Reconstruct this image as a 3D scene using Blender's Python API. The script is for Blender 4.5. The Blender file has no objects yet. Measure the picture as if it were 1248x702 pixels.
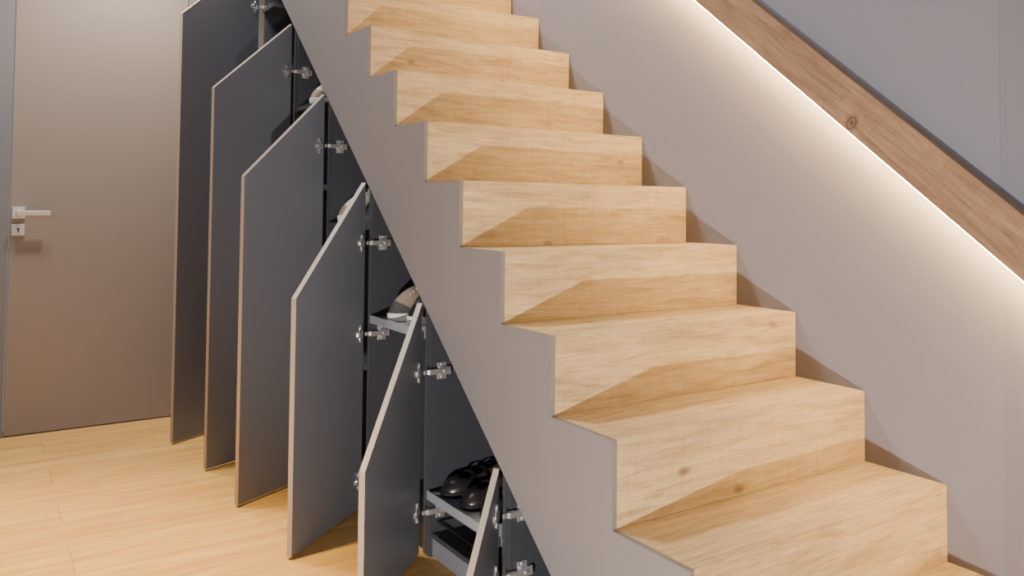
import bpy, bmesh, math, random
from mathutils import Vector, Matrix
random.seed(4)
SC = bpy.context.scene
C = SC.collection
U = 0.9; ZF = -1.1834
RUN = .2492*U; RISE = .2113*U; M = RISE/RUN; W = U
YB = 3.359*U

def lin(c):
    return tuple(((v/255)/12.92 if v/255 <= .04045 else ((v/255+.055)/1.055)**2.4) for v in c)+(1,)

# ---------------------------------------------------------------- helpers
def box(bm, x0, x1, y0, y1, z0, z1):
    v = [bm.verts.new(p) for p in ((x0,y0,z0),(x1,y0,z0),(x1,y1,z0),(x0,y1,z0),(x0,y0,z1),(x1,y0,z1),(x1,y1,z1),(x0,y1,z1))]
    for f in ((0,3,2,1),(4,5,6,7),(0,1,5,4),(1,2,6,5),(2,3,7,6),(3,0,4,7)):
        bm.faces.new([v[i] for i in f])
def prism(bm, pts, a0, a1, axis='x'):
    """pts are (y,z) for axis x, (x,z) for axis y, (x,y) for axis z"""
    def mk(p, a):
        return {'x': (a, p[0], p[1]), 'y': (p[0], a, p[1]), 'z': (p[0], p[1], a)}[axis]
    A = [bm.verts.new(mk(p, a0)) for p in pts]; B = [bm.verts.new(mk(p, a1)) for p in pts]
    bm.faces.new(A); bm.faces.new(list(reversed(B)))
    n = len(pts)
    for i in range(n):
        bm.faces.new([A[i], B[i], B[(i+1) % n], A[(i+1) % n]])
def tube(bm, pts, r, n=8):
    rings = []
    pts = [Vector(p) for p in pts]
    for i, p in enumerate(pts):
        d = (pts[min(i+1, len(pts)-1)]-pts[max(i-1, 0)]).normalized()
        up = Vector((0,0,1)) if abs(d.z) < .9 else Vector((1,0,0))
        a = d.cross(up).normalized(); b = d.cross(a)
        rings.append([bm.verts.new(p+r*(math.cos(t)*a+math.sin(t)*b)) for t in [2*math.pi*k/n for k in range(n)]])
    for i in range(len(rings)-1):
        for k in range(n):
            bm.faces.new([rings[i][k], rings[i][(k+1) % n], rings[i+1][(k+1) % n], rings[i+1][k]])
    bm.faces.new(rings[0]); bm.faces.new(list(reversed(rings[-1])))
def obj(name, bm, mat, parent=None, bevel=0, smooth=False, seg=2):
    bmesh.ops.recalc_face_normals(bm, faces=bm.faces)
    me = bpy.data.meshes.new(name); bm.to_mesh(me); bm.free()
    me.materials.append(mat)
    o = bpy.data.objects.new(name, me); C.objects.link(o)
    if parent: o.parent = parent
    if smooth:
        for p in me.polygons: p.use_smooth = True
    if bevel:
        m = o.modifiers.new('b', 'BEVEL'); m.width = bevel; m.segments = seg; m.limit_method = 'ANGLE'
    return o
def tag(o, label=None, cat=None, group=None, kind=None):
    if label: o['label'] = label
    if cat: o['category'] = cat
    if group: o['group'] = group
    if kind: o['kind'] = kind
    return o
def empty(name, loc, rz=0):
    o = bpy.data.objects.new(name, None); C.objects.link(o)
    o.location = loc; o.rotation_euler = (0,0,rz); o.empty_display_size = .05
    return o

# ---------------------------------------------------------------- materials
def newmat(name):
    m = bpy.data.materials.new(name); m.use_nodes = True
    nt = m.node_tree
    return m, nt, nt.nodes['Principled BSDF']
def N(nt, t, **kw):
    n = nt.nodes.new(t)
    for k, v in kw.items():
        if k in n.inputs.keys(): n.inputs[k].default_value = v
        else: setattr(n, k, v)
    return n
def paint(name, rgb, rough=.5, var=.05, bump=.02, scale=40, metal=0):
    m, nt, b = newmat(name)
    tc = N(nt, 'ShaderNodeTexCoord')
    n1 = N(nt, 'ShaderNodeTexNoise', Scale=2.0, Detail=4.0); nt.links.new(tc.outputs['Object'], n1.inputs['Vector'])
    mr = N(nt, 'ShaderNodeMapRange'); mr.inputs['To Min'].default_value = 1-var; mr.inputs['To Max'].default_value = 1+var
    nt.links.new(n1.outputs['Fac'], mr.inputs['Value'])
    mx = N(nt, 'ShaderNodeMixRGB', blend_type='MULTIPLY'); mx.inputs['Fac'].default_value = 1
    mx.inputs['Color1'].default_value = lin(rgb); nt.links.new(mr.outputs['Result'], mx.inputs['Color2'])
    nt.links.new(mx.outputs['Color'], b.inputs['Base Color'])
    b.inputs['Roughness'].default_value = rough; b.inputs['Metallic'].default_value = metal
    n2 = N(nt, 'ShaderNodeTexNoise', Scale=float(scale), Detail=5.0); nt.links.new(tc.outputs['Object'], n2.inputs['Vector'])
    bp = N(nt, 'ShaderNodeBump', Strength=bump, Distance=.01); nt.links.new(n2.outputs['Fac'], bp.inputs['Height'])
    nt.links.new(bp.outputs['Normal'], b.inputs['Normal'])
    return m
def oak(name, light, mid, dark, gscale=1.0, rough=.6, knot=None):
    m, nt, b = newmat(name); L = nt.links.new
    tc = N(nt, 'ShaderNodeTexCoord'); oi = N(nt, 'ShaderNodeObjectInfo')
    mu = N(nt, 'ShaderNodeMath', operation='MULTIPLY'); mu.inputs[1].default_value = 37.0; L(oi.outputs['Random'], mu.inputs[0])
    cb = N(nt, 'ShaderNodeCombineXYZ'); L(mu.outputs[0], cb.inputs[0]); L(mu.outputs[0], cb.inputs[1]); L(mu.outputs[0], cb.inputs[2])
    ad = N(nt, 'ShaderNodeVectorMath', operation='ADD'); L(tc.outputs['Object'], ad.inputs[0]); L(cb.outputs[0], ad.inputs[1])
    mp = N(nt, 'ShaderNodeMapping'); mp.inputs['Scale'].default_value = (3.4*gscale, 36*gscale, 36*gscale); L(ad.outputs[0], mp.inputs['Vector'])
    n1 = N(nt, 'ShaderNodeTexNoise', Scale=1.5, Detail=8.0, Roughness=.7, Distortion=.7); L(mp.outputs[0], n1.inputs['Vector'])
    cr = N(nt, 'ShaderNodeValToRGB'); L(n1.outputs['Fac'], cr.inputs['Fac'])
    e = cr.color_ramp.elements; e[0].position = .28; e[0].color = lin(dark); e[1].position = .72; e[1].color = lin(light)
    k = e.new(.5); k.color = lin(mid)
    def mult(prev, fac, lo, hi, a=.3, bb=.7):
        mr = N(nt, 'ShaderNodeMapRange'); mr.inputs['From Min'].default_value = a; mr.inputs['From Max'].default_value = bb
        mr.inputs['To Min'].default_value = lo; mr.inputs['To Max'].default_value = hi; L(fac, mr.inputs['Value'])
        mm = N(nt, 'ShaderNodeMixRGB', blend_type='MULTIPLY'); mm.inputs['Fac'].default_value = 1; L(prev, mm.inputs['Color1']); L(mr.outputs[0], mm.inputs['Color2'])
        return mm.outputs[0]
    mp3 = N(nt, 'ShaderNodeMapping'); mp3.inputs['Scale'].default_value = (1.2, 5, 5); L(ad.outputs[0], mp3.inputs['Vector'])
    n3 = N(nt, 'ShaderNodeTexNoise', Scale=2.2, Detail=4.0); L(mp3.outputs[0], n3.inputs['Vector'])
    c = mult(cr.outputs[0], n3.outputs['Fac'], .86, 1.06)
    mp2 = N(nt, 'ShaderNodeMapping'); mp2.inputs['Scale'].default_value = (9, 230, 230); L(ad.outputs[0], mp2.inputs['Vector'])
    n2 = N(nt, 'ShaderNodeTexNoise', Scale=1.5, Detail=3.0); L(mp2.outputs[0], n2.inputs['Vector'])
    c = mult(c, n2.outputs['Fac'], .84, 1.03, .35, .6)
    mp4 = N(nt, 'ShaderNodeMapping'); mp4.inputs['Scale'].default_value = (130, 9, 9); L(ad.outputs[0], mp4.inputs['Vector'])
    n4 = N(nt, 'ShaderNodeTexNoise', Scale=1.0, Detail=2.0); L(mp4.outputs[0], n4.inputs['Vector'])
    c = mult(c, n4.outputs['Fac'], .91, 1.02)
    mpk = N(nt, 'ShaderNodeMapping'); mpk.inputs['Scale'].default_value = (2.6, 5.0, 5.0); L(ad.outputs[0], mpk.inputs['Vector'])
    vo = N(nt, 'ShaderNodeTexVoronoi', Scale=1.5); L(mpk.outputs[0], vo.inputs['Vector'])
    mk = N(nt, 'ShaderNodeMapRange'); mk.inputs['From Min'].default_value = .02; mk.inputs['From Max'].default_value = .11
    mk.inputs['To Min'].default_value = .85; mk.inputs['To Max'].default_value = 0; L(vo.outputs['Distance'], mk.inputs['Value'])
    mm = N(nt, 'ShaderNodeMixRGB'); L(mk.outputs[0], mm.inputs['Fac']); L(c, mm.inputs['Color1']); mm.inputs['Color2'].default_value = lin((100, 72, 44))
    c = mm.outputs[0]
    if knot:
        sub = N(nt, 'ShaderNodeVectorMath', operation='SUBTRACT'); L(tc.outputs['Object'], sub.inputs[0]); sub.inputs[1].default_value = knot
        ms = N(nt, 'ShaderNodeVectorMath', operation='MULTIPLY'); L(sub.outputs[0], ms.inputs[0]); ms.inputs[1].default_value = (1, 0, .75)
        nn = N(nt, 'ShaderNodeTexNoise', Scale=60.0, Detail=3.0); L(tc.outputs['Object'], nn.inputs['Vector'])
        ln = N(nt, 'ShaderNodeVectorMath', operation='LENGTH'); L(ms.outputs[0], ln.inputs[0])
        sm = N(nt, 'ShaderNodeMath', operation='MULTIPLY_ADD'); L(nn.outputs['Fac'], sm.inputs[0]); sm.inputs[1].default_value = .012; L(ln.outputs['Value'], sm.inputs[2])
        kr = N(nt, 'ShaderNodeValToRGB'); mq = N(nt, 'ShaderNodeMath', operation='MULTIPLY'); mq.inputs[1].default_value = 20; L(sm.outputs[0], mq.inputs[0]); L(mq.outputs[0], kr.inputs['Fac'])
        e = kr.color_ramp.elements; e[0].position = .18; e[0].color = (1,1,1,1); e[1].position = .62; e[1].color = (0,0,0,1)
        q = e.new(.26); q.color = (.25,.25,.25,1); q = e.new(.36); q.color = (.85,.85,.85,1); q = e.new(.46); q.color = (.3,.3,.3,1)
        mm = N(nt, 'ShaderNodeMixRGB'); L(kr.outputs[0], mm.inputs['Fac']); L(c, mm.inputs['Color1']); mm.inputs['Color2'].default_value = lin((84, 62, 48))
        c = mm.outputs[0]
    L(c, b.inputs['Base Color'])
    b.inputs['Roughness'].default_value = rough; b.inputs['Specular IOR Level'].default_value = .3
    bp = N(nt, 'ShaderNodeBump', Strength=.12, Distance=.004); L(n2.outputs['Fac'], bp.inputs['Height']); L(bp.outputs[0], b.inputs['Normal'])
    return m
def floor_mat():
    m, nt, b = newmat('oak_plank_floor'); L = nt.links.new
    tc = N(nt, 'ShaderNodeTexCoord')
    br = N(nt, 'ShaderNodeTexBrick', Scale=1.0); br.offset = .37; br.offset_frequency = 2
    br.inputs['Brick Width'].default_value = 2.4; br.inputs['Row Height'].default_value = .22
    br.inputs['Mortar Size'].default_value = .0009; br.inputs['Mortar Smooth'].default_value = .3
    br.inputs['Color1'].default_value = (0,0,0,1); br.inputs['Color2'].default_value = (1,1,1,1); br.inputs['Mortar'].default_value = (.5,.5,.5,1)
    L(tc.outputs['Object'], br.inputs['Vector'])
    sc = N(nt, 'ShaderNodeVectorMath', operation='SCALE'); sc.inputs['Scale'].default_value = 9; L(br.outputs['Color'], sc.inputs[0])
    ad = N(nt, 'ShaderNodeVectorMath', operation='ADD'); L(tc.outputs['Object'], ad.inputs[0]); L(sc.outputs[0], ad.inputs[1])
    mp = N(nt, 'ShaderNodeMapping'); mp.inputs['Scale'].default_value = (1.5, 15, 1); L(ad.outputs[0], mp.inputs['Vector'])
    n1 = N(nt, 'ShaderNodeTexNoise', Scale=1.6, Detail=8.0, Roughness=.62, Distortion=.8); L(mp.outputs[0], n1.inputs['Vector'])
    cr = N(nt, 'ShaderNodeValToRGB'); L(n1.outputs['Fac'], cr.inputs['Fac'])
    e = cr.color_ramp.elements; e[0].position = .28; e[0].color = lin((206,150,82)); e[1].position = .72; e[1].color = lin((244,198,120))
    mr = N(nt, 'ShaderNodeMapRange'); mr.inputs['To Min'].default_value = .90; mr.inputs['To Max'].default_value = 1.04; L(br.outputs['Color'], mr.inputs['Value'])
    m1 = N(nt, 'ShaderNodeMixRGB', blend_type='MULTIPLY'); m1.inputs['Fac'].default_value = 1; L(cr.outputs[0], m1.inputs['Color1']); L(mr.outputs[0], m1.inputs['Color2'])
    m2 = N(nt, 'ShaderNodeMixRGB'); L(br.outputs['Fac'], m2.inputs['Fac']); L(m1.outputs[0], m2.inputs['Color1']); m2.inputs['Color2'].default_value = lin((150,98,48))
    L(m2.outputs[0], b.inputs['Base Color']); b.inputs['Roughness'].default_value = .40
    bp = N(nt, 'ShaderNodeBump', Strength=.1, Distance=.002, invert=True); L(br.outputs['Fac'], bp.inputs['Height']); L(bp.outputs[0], b.inputs['Normal'])
    return m
MP = paint('grey_lacquer', (121,118,122), .5, .02, .01, 60)
MDOOR = paint('grey_lacquer_shaded', (120,125,137), .42, .02, .01, 60)  # same paint as the side panel, cooler tone painted in for door shade
MLITEDGE = paint('grey_lacquer_lit_edge', (162,148,134), .45, .02, .01, 60)  # door paint again, with warm light on its edges put into the colour
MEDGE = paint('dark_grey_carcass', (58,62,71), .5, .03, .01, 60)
MSHELF = paint('light_grey_shelf', (140,146,158), .5, .02, .01, 60)
MWALL = paint('warm_grey_plaster', (128,127,138), .9, .03, .06, 90)
MWALL2 = paint('cool_grey_plaster', (124,123,134), .9, .03, .06, 90)
MBACK = paint('taupe_lacquer', (142,134,129), .42, .02, .01, 60)
MFRAME = paint('cool_grey_lacquer', (118,122,130), .5, .02, .01, 60)
MSTEEL = paint('brushed_steel', (235,235,235), .3, .03, .02, 200, metal=.6)
MCHROME = paint('hinge_chrome', (228,228,232), .24, .02, .01, 100, metal=.75)
MBLACKM = paint('black_metal', (22,22,25), .3, .05, .01, 80)
MOAK = oak('pale_oak', (226,205,170), (208,184,144), (172,145,107))
MRAIL = oak('brown_oak', (174,142,116), (152,121,96), (120,94,73), .8, knot=(1.99, 0, .027))
MFLOOR = floor_mat()
MBLEATHER = paint('black_leather', (36,34,36), .3, .1, .03, 120)
MTAN = paint('tan_insole', (220,186,144), .6, .08, .05, 80)
MRUB = paint('dark_rubber', (18,18,18), .7, .05, .05, 80)
MWRUB = paint('white_rubber', (235,232,224), .55, .04, .03, 80)
MGREYF = paint('grey_suede', (138,124,110), .85, .12, .05, 120)
MLGREYF = paint('light_grey_suede', (206,198,188), .85, .1, .05, 120)
MDARKF = paint('charcoal_fabric', (66,64,66), .8, .1, .05, 120)
MLACE = paint('white_lace', (220,218,212), .8, .05, .1, 200)
def emis(name, col, s):
    m, nt, b = newmat(name)
    b.inputs['Base Color'].default_value = (1,1,1,1); b.inputs['Emission Color'].default_value = col; b.inputs['Emission Strength'].default_value = s
    return m
MLED = emis('warm_led', (1,.63,.24,1), 270)

# ---------------------------------------------------------------- setting
b = bmesh.new(); box(b, -4.5, W+.12, -3.2, YB+.12, -.06, 0); tag(obj('floor', b, MFLOOR), kind='structure')
b = bmesh.new(); box(b, W, W+.12, -.36, YB, 0, 4.4); tag(obj('wall_right', b, MWALL), kind='structure')
b = bmesh.new(); box(b, W+.0004, W+.12, -3.2, -.36, 0, 4.4); tag(obj('wall_front', b, MWALL2), kind='structure')
DX0, DX1, DH = -1.147*U, -.315*U, 2.22
b = bmesh.new(); box(b, -4.5, DX0-.03, YB, YB+.12, 0, 4.4); box(b, DX1+.03, W+.12, YB, YB+.12, 0, 4.4); box(b, DX0-.03, DX1+.03, YB, YB+.12, DH+.03, 4.4)
tag(obj('wall_back', b, MBACK), kind='structure')
b = bmesh.new()
box(b, DX0-.085, DX0-.004, YB-.014, YB, 0, DH+.085); box(b, DX1+.004, DX1+.05, YB-.014, YB, 0, DH+.085); box(b, DX0-.004, DX1+.004, YB-.014, YB, DH+.004, DH+.085)
tag(obj('trim_1', b, MFRAME, bevel=.002), kind='structure')
b = bmesh.new(); box(b, DX0, DX1, YB-.008, YB+.035, .006, DH)
d1 = tag(obj('door_1', b, MBACK, bevel=.0015), kind='structure')
hx, hz = -1.109*U, (-.05-ZF)*U
b = bmesh.new(); box(b, hx-.026, hx+.026, YB-.017, YB-.008, hz-.026, hz+.026); hr = obj('handle_rose', b, MSTEEL, d1, .002)
b = bmesh.new(); box(b, hx-.011, hx+.011, YB-.062, YB-.015, hz-.011, hz+.011); box(b, hx-.011, hx+.125, YB-.066, YB-.052, hz-.011, hz+.011)
obj('lever', b, MSTEEL, hr, .003)
ez = (-.137-ZF)*U
b = bmesh.new(); box(b, hx-.026, hx+.026, YB-.016, YB-.008, ez-.026, ez+.026); es = obj('keyhole_plate', b, MSTEEL, d1, .002)
b = bmesh.new(); tube(b, [(hx,YB-.0175,ez+.004),(hx,YB-.0155,ez+.004)], .005, 12); box(b, hx-.0025, hx+.0025, YB-.0175, YB-.0155, ez-.012, ez+.004); obj('keyhole', b, MBLACKM, es)

# ---------------------------------------------------------------- staircase
st = tag(empty('staircase', (0, -2*RUN, 0)), 'pale oak box-step staircase with grey sawtooth side panel climbing along the wall', 'staircase')
NS = 15
for n in range(1, NS+1):
    y = (n-1)*RUN
    b = bmesh.new(); box(b, .0085, W-.001, y, y+.02, (n-1)*RISE+.0005, n*RISE); obj('riser', b, MOAK, st, .0008, seg=1)
    b = bmesh.new(); box(b, .0085, W-.001, y+.0203, y+RUN+.0195, n*RISE-.04, n*RISE); obj('tread', b, MOAK, st, .0008, seg=1)
oy = -2*RUN; z1 = (-1.164-ZF)*U
pts = []
for n in range(1, NS+1):
    y = (n-1)*RUN
    pts.append((y, (n-1)*RISE)); pts.append((y, n*RISE-.001))
pts.append((NS*RUN, NS*RISE-.001))
ye = NS*RUN
pts.append((ye, z1+M*(ye+oy))); pts.append((-z1/M-oy, 0))
def zlow(yl): return max(0, z1+M*(yl+oy))
b = bmesh.new()
prism(b, pts, -.004, .008, 'x')
obj('side_panel', b, MP, st)
b = bmesh.new()
y0s, y1s = .12, ye
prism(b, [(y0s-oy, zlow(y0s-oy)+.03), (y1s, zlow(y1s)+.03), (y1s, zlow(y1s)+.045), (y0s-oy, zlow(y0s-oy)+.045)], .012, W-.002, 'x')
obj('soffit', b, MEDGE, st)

# ---------------------------------------------------------------- handrail
zb0 = (.228-ZF)*U; vh = .172*U
ang = math.atan(M); ca = math.cos(ang)
ya, yb_ = -1.5, 2.6
L_ = (yb_-ya)/ca
hr_root = tag(empty('handrail', (W-.03, ya, zb0+M*ya)), 'brown oak beam handrail with warm light strip beneath, fixed to the wall', 'handrail')
def railpart(name, xs0, xs1, zs0, zs1, mat, bev=0, l0=0, l1=None):
    b = bmesh.new(); box(b, l0, l1 or L_, xs0, xs1, zs0, zs1)
    o = obj(name, b, mat, hr_root, bev)
    R = Matrix(((0, -1, 0), (ca, 0, -math.sin(ang)), (math.sin(ang), 0, ca)))
    o.matrix_local = R.to_4x4()
    return o
H = vh*ca
railpart('rail', -.018, .022, 0, H, MRAIL, .004)
railpart('light_strip', .000, .010, -.0035, -.0005, MLED, 0, .02, L_-.02)
for f in (.25, .75, 1.5, 2.3, 3.1, 3.9):
    railpart('bracket', -.0285, -.0182, H-.05, H-.03, MSTEEL, 0, f, f+.03)

# ---------------------------------------------------------------- cupboards
D = [(3.045,.519,1.050),(2.459,.440,1.164),(1.980,.450,1.092),(1.503,.479,.892),(1.003,.490,.791),(.504,.480,.85)]
pitch = [.57,.477,.475,.497,.497,.485]
labels = ['tallest grey under-stair cupboard, door standing open nearest the back wall',
 'second tallest grey under-stair cupboard with open slanted door, pale shoe near its top',
 'third tallest grey under-stair cupboard with open slanted door between two taller and three shorter ones',
 'grey under-stair cupboard with open slanted door, grey sneakers on its upper shelf',
 'low grey under-stair cupboard with open slanted door, black leather shoes on its shelf',
 'smallest grey under-stair cupboard with tiny triangular door at the foot of the stairs']
hinges = [[.30,1.1,1.9],[.244,.9,1.5],[.235,.8,1.35],[.24,.594,1.16],[.233,.70],[.128,.30]]
shelves = [[2.05,1.7,1.35,1.0,.7,.4],[1.50,1.15,.85,.5],[1.0,.5],[.673],[.195],[]]
z0d = (-1.1782-ZF)*U
DT = .016
for k, (yh, w, th) in enumerate(D):
    yh *= U; w *= U; pt = pitch[k]*U
    root = tag(empty('under_stair_cupboard', (0, yh, 0)), labels[k], 'cupboard', 'under-stair cupboards with slanted doors')
    zh = z0d+M*yh
    dep = .62; xf = .024
    T = .018
    zt = lambda y: zh+M*y
    yn = -pt+.001
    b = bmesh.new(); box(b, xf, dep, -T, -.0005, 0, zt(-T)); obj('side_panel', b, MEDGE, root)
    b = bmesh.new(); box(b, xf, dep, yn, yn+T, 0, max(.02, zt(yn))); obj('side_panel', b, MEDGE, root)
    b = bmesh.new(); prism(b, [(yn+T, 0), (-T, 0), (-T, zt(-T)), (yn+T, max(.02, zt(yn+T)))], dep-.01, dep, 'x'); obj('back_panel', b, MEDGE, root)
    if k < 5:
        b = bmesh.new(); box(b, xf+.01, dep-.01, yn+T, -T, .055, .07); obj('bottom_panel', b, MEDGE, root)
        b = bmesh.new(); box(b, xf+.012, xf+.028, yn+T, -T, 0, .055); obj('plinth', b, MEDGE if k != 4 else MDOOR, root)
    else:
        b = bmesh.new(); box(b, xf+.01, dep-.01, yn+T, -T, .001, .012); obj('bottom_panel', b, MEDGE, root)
    for z in shelves[k]:
        ylim = -T
        ynear = max(yn+T, (z+.12-zh)/M)
        if ynear < ylim-.1:
            b = bmesh.new(); box(b, .02, dep-.012, ynear, ylim, z-.02, z)
            box(b, .014, .02, ynear, ylim, z-.02, z+(.008 if k in (3,4) else 0)); s = obj('shelf', b, MSHELF if k in (3,4) else MEDGE, root, .001)
    if k == 4:
        b = bmesh.new()
        for xx in (.05, .11, .17):
            box(b, xx, xx+.016, yn+T+.06, -T, .10, .106)
        box(b, .04, .2, yn+T+.05, yn+T+.06, .07, .112)
        obj('shoe_rack', b, MBLACKM, root, .001)
    b = bmesh.new(); zbt = .008; zc = zh-.004
    if zc-M*w > zbt+.01: tip, poly = (-w, zc-M*w), [(0, zbt), (0, zc), (-w, zc-M*w), (-w, zbt)]
    else: tip = (-(zc-zbt)/M, zbt); poly = [(0, zbt), (0, zc), tip]
    prism(b, poly, -DT, 0, 'x')
    door = obj('door', b, MDOOR, root, .0006)
    door.rotation_euler = (0, 0, -th)
    b = bmesh.new(); e = .0012
    prism(b, [(0, zc), tip, (tip[0]-e, tip[1]), (tip[0]-e, tip[1]+e*.6), (0, zc+e*1.3)], -DT-.0002, .0002, 'x')
    if len(poly) == 4: box(b, -DT-.0002, .0002, -w-e, -w, zbt, tip[1])
    obj('lit_edge', b, MLITEDGE, door)  # thin strip painting caught light along the door's top and free edge
    for hb in hinges[k]:
        z = zh-hb*U
        if z < .03: continue
        b = bmesh.new()
        box(b, .0, .003, -.052, -.004, z-.008, z+.008)
        tube(b, [(.0, -.026, z), (.0045, -.026, z)], .0175, 20)
        tube(b, [(.0, -.026, z+.024), (.005, -.026, z+.024)], .007, 10); tube(b, [(.0, -.026, z-.024), (.005, -.026, z-.024)], .007, 10)
        box(b, 0, .0025, -.032, -.02, z-.028, z+.028)
        obj('hinge', b, MCHROME, door, .0008)
        b = bmesh.new()
        box(b, .012, .085, -T-.017, -T-.006, z-.008, z+.008)
        box(b, .045, .075, -T-.004, -T, z-.026, z+.026)
        box(b, .05, .088, -T-.012, -T-.001, z-.012, z+.012)
        tube(b, [(.064, -T-.02, z), (.064, -T-.015, z)], .006, 10)
        tube(b, [(.060, -T-.007, z+.019), (.060, -T-.003, z+.019)], .005, 10); tube(b, [(.060, -T-.007, z-.019), (.060, -T-.003, z-.019)], .005, 10)
        tube(b, [(.010, -T-.011, z-.007), (.010, -T-.011, z+.007)], .004, 8)
        box(b, -.006, .014, -T-.013, -T-.008, z-.006, z+.006)
        obj('hinge_arm', b, MCHROME, root, .0008)

# ---------------------------------------------------------------- shoes
def hw(s, w):
    eh = math.sqrt(max(0, 1-(1-min(s/.16, 1))**2)); et = math.sqrt(max(0, 1-(1-min((1-s)/.32, 1))**2))
    if s < .35: body = .74-.06*s/.35
    else: body = .68+.32*math.sin(min(1, (s-.35)/.37)*math.pi/2)
    return w*.5*min(eh, et)*body
def shoe(kind, loc, rz, mu, ms, mi, label, group, ml=None, mcap=None):
    low = kind == 'loafer'
    Ls = .25 if low else .268; Ws = .092 if low else .098; NN = 40
    base = .015 if low else .026
    root = empty('loafer' if low else 'sneaker', loc, rz)
    tag(root, label, 'shoe', group)
    oa, ob = (.03, .80) if low else (.02, .52)
    wo = .068 if low else .058
    zh_, zt_ = (.074, .036) if low else (.104, .098)
    def outl(a):
        s = (1-math.cos(a))/2; return s*Ls, (1 if math.sin(a) >= 0 else -1)*hw(s, Ws)
    def openl(a):
        s = (1-math.cos(a))/2
        return (oa+s*(ob-oa))*Ls, math.sin(a)*wo/2*(1 if s < .6 or low else 1-.35*(s-.6)/.4), zh_+(zt_-zh_)*s-(.018*math.sin(math.pi*s))
    T_ = 10
    vp = 1.9 if low else 1.55
    def surf(a, t, off=0):
        x0, y0 = outl(a); x1, y1, z1_ = openl(a)
        h = t**1.5; p = Vector((x0+(x1-x0)*h, (y0+(y1-y0)*t**1.5)*(1+.10*math.sin(math.pi*t)), base+(z1_)*(1-(1-t)**vp)))
        if off:
            c = Vector((Ls*.6, 0, base)); p = p+(p-c).normalized()*off
        return p
    angs = [2*math.pi*i/NN+.0001 for i in range(NN)]
    b = bmesh.new(); rings = [[b.verts.new(surf(a, t/T_)) for a in angs] for t in range(T_+1)]
    dn = .022 if low else .03
    for dz, sc in ((-.002, .95), (-dn, .93)):
        r = []
        for a in angs:
            p = surf(a, 1); cx = (oa+ob)/2*Ls
            r.append(b.verts.new((cx+(p.x-cx)*sc, p.y*sc, p.z+dz)))
        rings.append(r)
    for i in range(len(rings)-1):
        for k in range(NN):
            b.faces.new([rings[i][k], rings[i][(k+1) % NN], rings[i+1][(k+1) % NN], rings[i+1][k]])
    obj('upper', b, mu, root, smooth=True)
    b = bmesh.new(); r = []
    for a in angs:
        p = surf(a, 1); cx = (oa+ob)/2*Ls; r.append(b.verts.new((cx+(p.x-cx)*.94, p.y*.94, p.z-dn+.003)))
    c = b.verts.new(((oa+ob)/2*Ls, 0, base+.014))
    for k in range(NN): b.faces.new([r[k], r[(k+1) % NN], c])
    obj('insole', b, mi, root, smooth=True)
    b = bmesh.new(); rs = []
    for z, s in ((.0, .97), (.004, 1.02), (base, 1.04), (base+.003, 1.0)):
        rs.append([b.verts.new((Ls/2+(outl(a)[0]-Ls/2)*s, outl(a)[1]*s, z)) for a in angs])
    for i in range(3):
        for k in range(NN): b.faces.new([rs[i][k], rs[i][(k+1) % NN], rs[i+1][(k+1) % NN], rs[i+1][k]])
    b.faces.new(list(reversed(rs[0]))); b.faces.new(rs[-1])
    obj('sole', b, ms, root)
    def patch(name, a0, a1, t0, t1, mat, off=.0012, na=14, ntt=6):
        bb = bmesh.new(); g = [[bb.verts.new(surf(a0+(a1-a0)*i/na, (t0(i/na) if callable(t0) else t0)+((t1(i/na) if callable(t1) else t1)-(t0(i/na) if callable(t0) else t0))*j/ntt, off)) for j in range(ntt+1)] for i in range(na+1)]
        for i in range(na):
            for j in range(ntt): bb.faces.new([g[i][j], g[i+1][j], g[i+1][j+1], g[i][j+1]])
        return obj(name, bb, mat, root, smooth=True)
    if ml:
        patch('toe_cap', math.pi-1.0, math.pi+1.0, .02, lambda q: .30-.18*abs(2*q-1)**2, mcap)
        patch('heel_counter', -.75, .75, .02, .75, mcap)
        for sg in (1, -1):
            for c0 in (1.35, 1.62, 1.89):
                patch('side_stripe', sg*c0, sg*(c0+.12), .06, .8, mcap, .0018, 3, 8)
        b = bmesh.new()
        for t in (.50, .60, .70, .80, .89, .97):
            p = surf(math.pi-.62, t); q = surf(math.pi+.62, t); mid = (p+q)/2+Vector((0,0,.006))
            tube(b, [p+Vector((0,0,.001)), mid, q+Vector((0,0,.001))], .0028, 6)
        obj('laces', b, ml, root, smooth=True)
        b = bmesh.new()
        p = surf(math.pi, .6); box(b, surf(math.pi, 1).x-.004, surf(math.pi, 1).x+.002, -.018, .018, p.z, surf(math.pi, 1).z+.012)
        obj('tongue', b, mu, root, .002)
    else:
        for s0 in (.50, .66):
            b = bmesh.new()
            pl, pr_ = surf(math.pi*s0, .95), surf(math.pi*(2-s0), .95)
            arc = [pl+(pr_-pl)*i/8+Vector((0,0,.013*math.sin(math.pi*i/8))) for i in range(9)]
            for i in range(8):
                p, q = arc[i], arc[i+1]
                v = [b.verts.new(p+Vector(d)) for d in ((-.006,0,0),(.006,0,0),(.006,0,.003),(-.006,0,.003))]+[b.verts.new(q+Vector(d)) for d in ((-.006,0,0),(.006,0,0),(.006,0,.003),(-.006,0,.003))]
                for f_ in ((0,1,5,4),(1,2,6,5),(2,3,7,6),(3,0,4,7),(0,3,2,1),(4,5,6,7)): b.faces.new([v[j] for j in f_])
            obj('strap', b, mu, root)
    return root
G = 'black shoes on the low shelf'
RZ = math.pi+.22
shoe('loafer', (.285, .650, .1955), RZ, MBLEATHER, MRUB, MTAN, 'black leather strap shoe with tan insole, nearest the side panel on the low shelf', G)
shoe('loafer', (.280, .752, .1955), RZ, MBLEATHER, MRUB, MTAN, 'black leather strap shoe with tan insole, middle of three on the low shelf', G)
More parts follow.
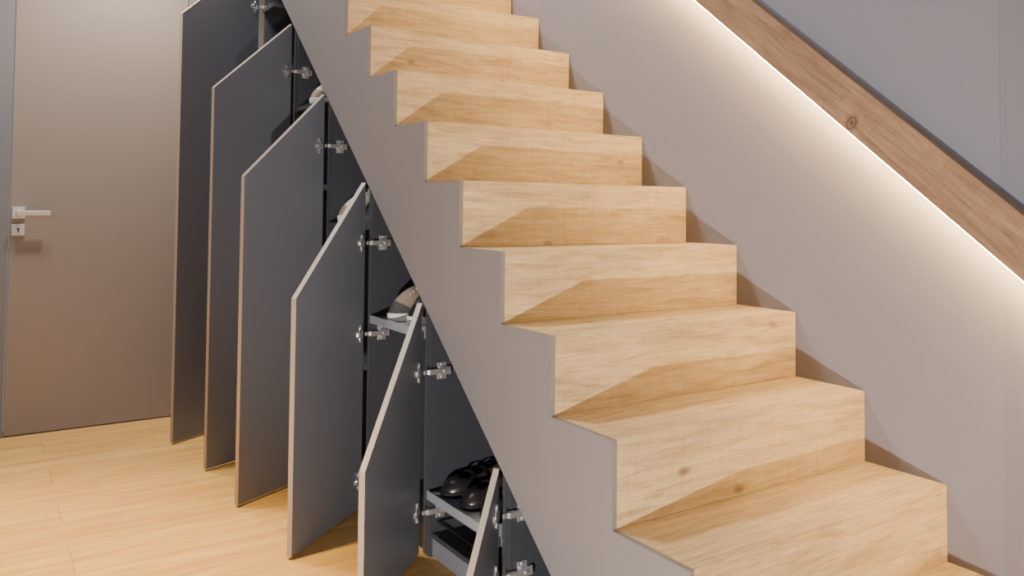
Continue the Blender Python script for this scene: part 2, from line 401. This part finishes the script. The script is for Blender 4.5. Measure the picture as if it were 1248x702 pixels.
shoe('loafer', (.285, .830, .1955), RZ-.2, MBLEATHER, MRUB, MTAN, 'black leather strap shoe with tan insole, beside the hinge on the low shelf', G)
G = 'sneakers on the waist-high shelf'
shoe('sneaker', (.318, 1.095, .6735), math.pi, MDARKF, MWRUB, MGREYF, 'charcoal sneaker with white sole half hidden behind the slanted grey panel', G, MLACE, MBLEATHER)
shoe('sneaker', (.297, 1.212, .6735), math.pi+.03, MGREYF, MWRUB, MTAN, 'grey-brown laced sneaker with white sole in plain view on the waist-high shelf', G, MLACE, MDARKF)
shoe('sneaker', (.30, 1.69, 1.0005), math.pi, MLGREYF, MWRUB, MTAN, 'pale beige sneaker peeking out above the fourth open door', 'sneakers in the tall cupboards', MLACE, MGREYF)
shoe('sneaker', (.30, 2.04, 1.5005), math.pi, MLGREYF, MWRUB, MGREYF, 'pale beige sneaker peeking out above the third open door', 'sneakers in the tall cupboards', MLACE, MGREYF)

# ---------------------------------------------------------------- camera
yaw, pit, rol, f, ppy = .5819, .0351, .0092, 981.45, 218.45
F = Vector((math.sin(yaw)*math.cos(pit), math.cos(yaw)*math.cos(pit), math.sin(pit)))
R = Vector((math.cos(yaw), -math.sin(yaw), 0)); Up = R.cross(F)
R2 = R*math.cos(rol)+Up*math.sin(rol); U2 = -R*math.sin(rol)+Up*math.cos(rol)
cd = bpy.data.cameras.new('camera'); cam = bpy.data.objects.new('camera', cd); C.objects.link(cam)
mw = Matrix((R2, U2, -F)).transposed().to_4x4(); mw.translation = Vector((-1.2685*U, -1.4766*U, -ZF*U)); cam.matrix_world = mw
cd.sensor_width = 36; cd.lens = f/1248*36; cd.shift_y = (ppy-351)/1248; cd.clip_start = .05
SC.camera = cam

# ---------------------------------------------------------------- lights
def light(name, typ, loc, target, power, col, size=.1, **kw):
    ld = bpy.data.lights.new(name, typ); o = bpy.data.objects.new(name, ld); C.objects.link(o)
    o.location = loc; o.rotation_euler = (Vector(target)-Vector(loc)).to_track_quat('-Z', 'Y').to_euler()
    ld.energy = power; ld.color = col
    if typ == 'AREA': ld.shape = 'DISK'; ld.size = size
    else: ld.shadow_soft_size = size
    for k_, v in kw.items(): setattr(ld, k_, v)
    return o
light('low_lamp', 'SPOT', (-1.71, -1.17, .12), (.62, .60, .95), 330, (1,.90,.78), .015, spot_size=math.radians(68), spot_blend=.7)
light('downlight_door', 'SPOT', (-.55, 2.40, 2.75), (-.62, 2.85, 1.2), 130, (1,.83,.67), .05, spot_size=math.radians(95), spot_blend=.8)
light('downlight_floor', 'SPOT', (-1.4, 1.0, 3.0), (-1.45, 1.0, 0), 780, (1,.71,.32), .08, spot_size=math.radians(62), spot_blend=.8)
light('stair_top_fill', 'AREA', (-1.0, 2.1, 4.1), (.8, .3, 1.2), 120, (1,.94,.84), .5)  # added fill from above for treads and upper wall, no known fixture
light('cupboard_fill', 'SPOT', (-2.6, -.8, 1.9), (-.5, 2.5, 1.1), 65, (.84,.90,1), .3, spot_size=math.radians(46), spot_blend=1)
wd = bpy.data.worlds.new('world'); SC.world = wd; wd.use_nodes = True
bg = wd.node_tree.nodes['Background']; bg.inputs[0].default_value = (.82,.88,1,1); bg.inputs[1].default_value = .29
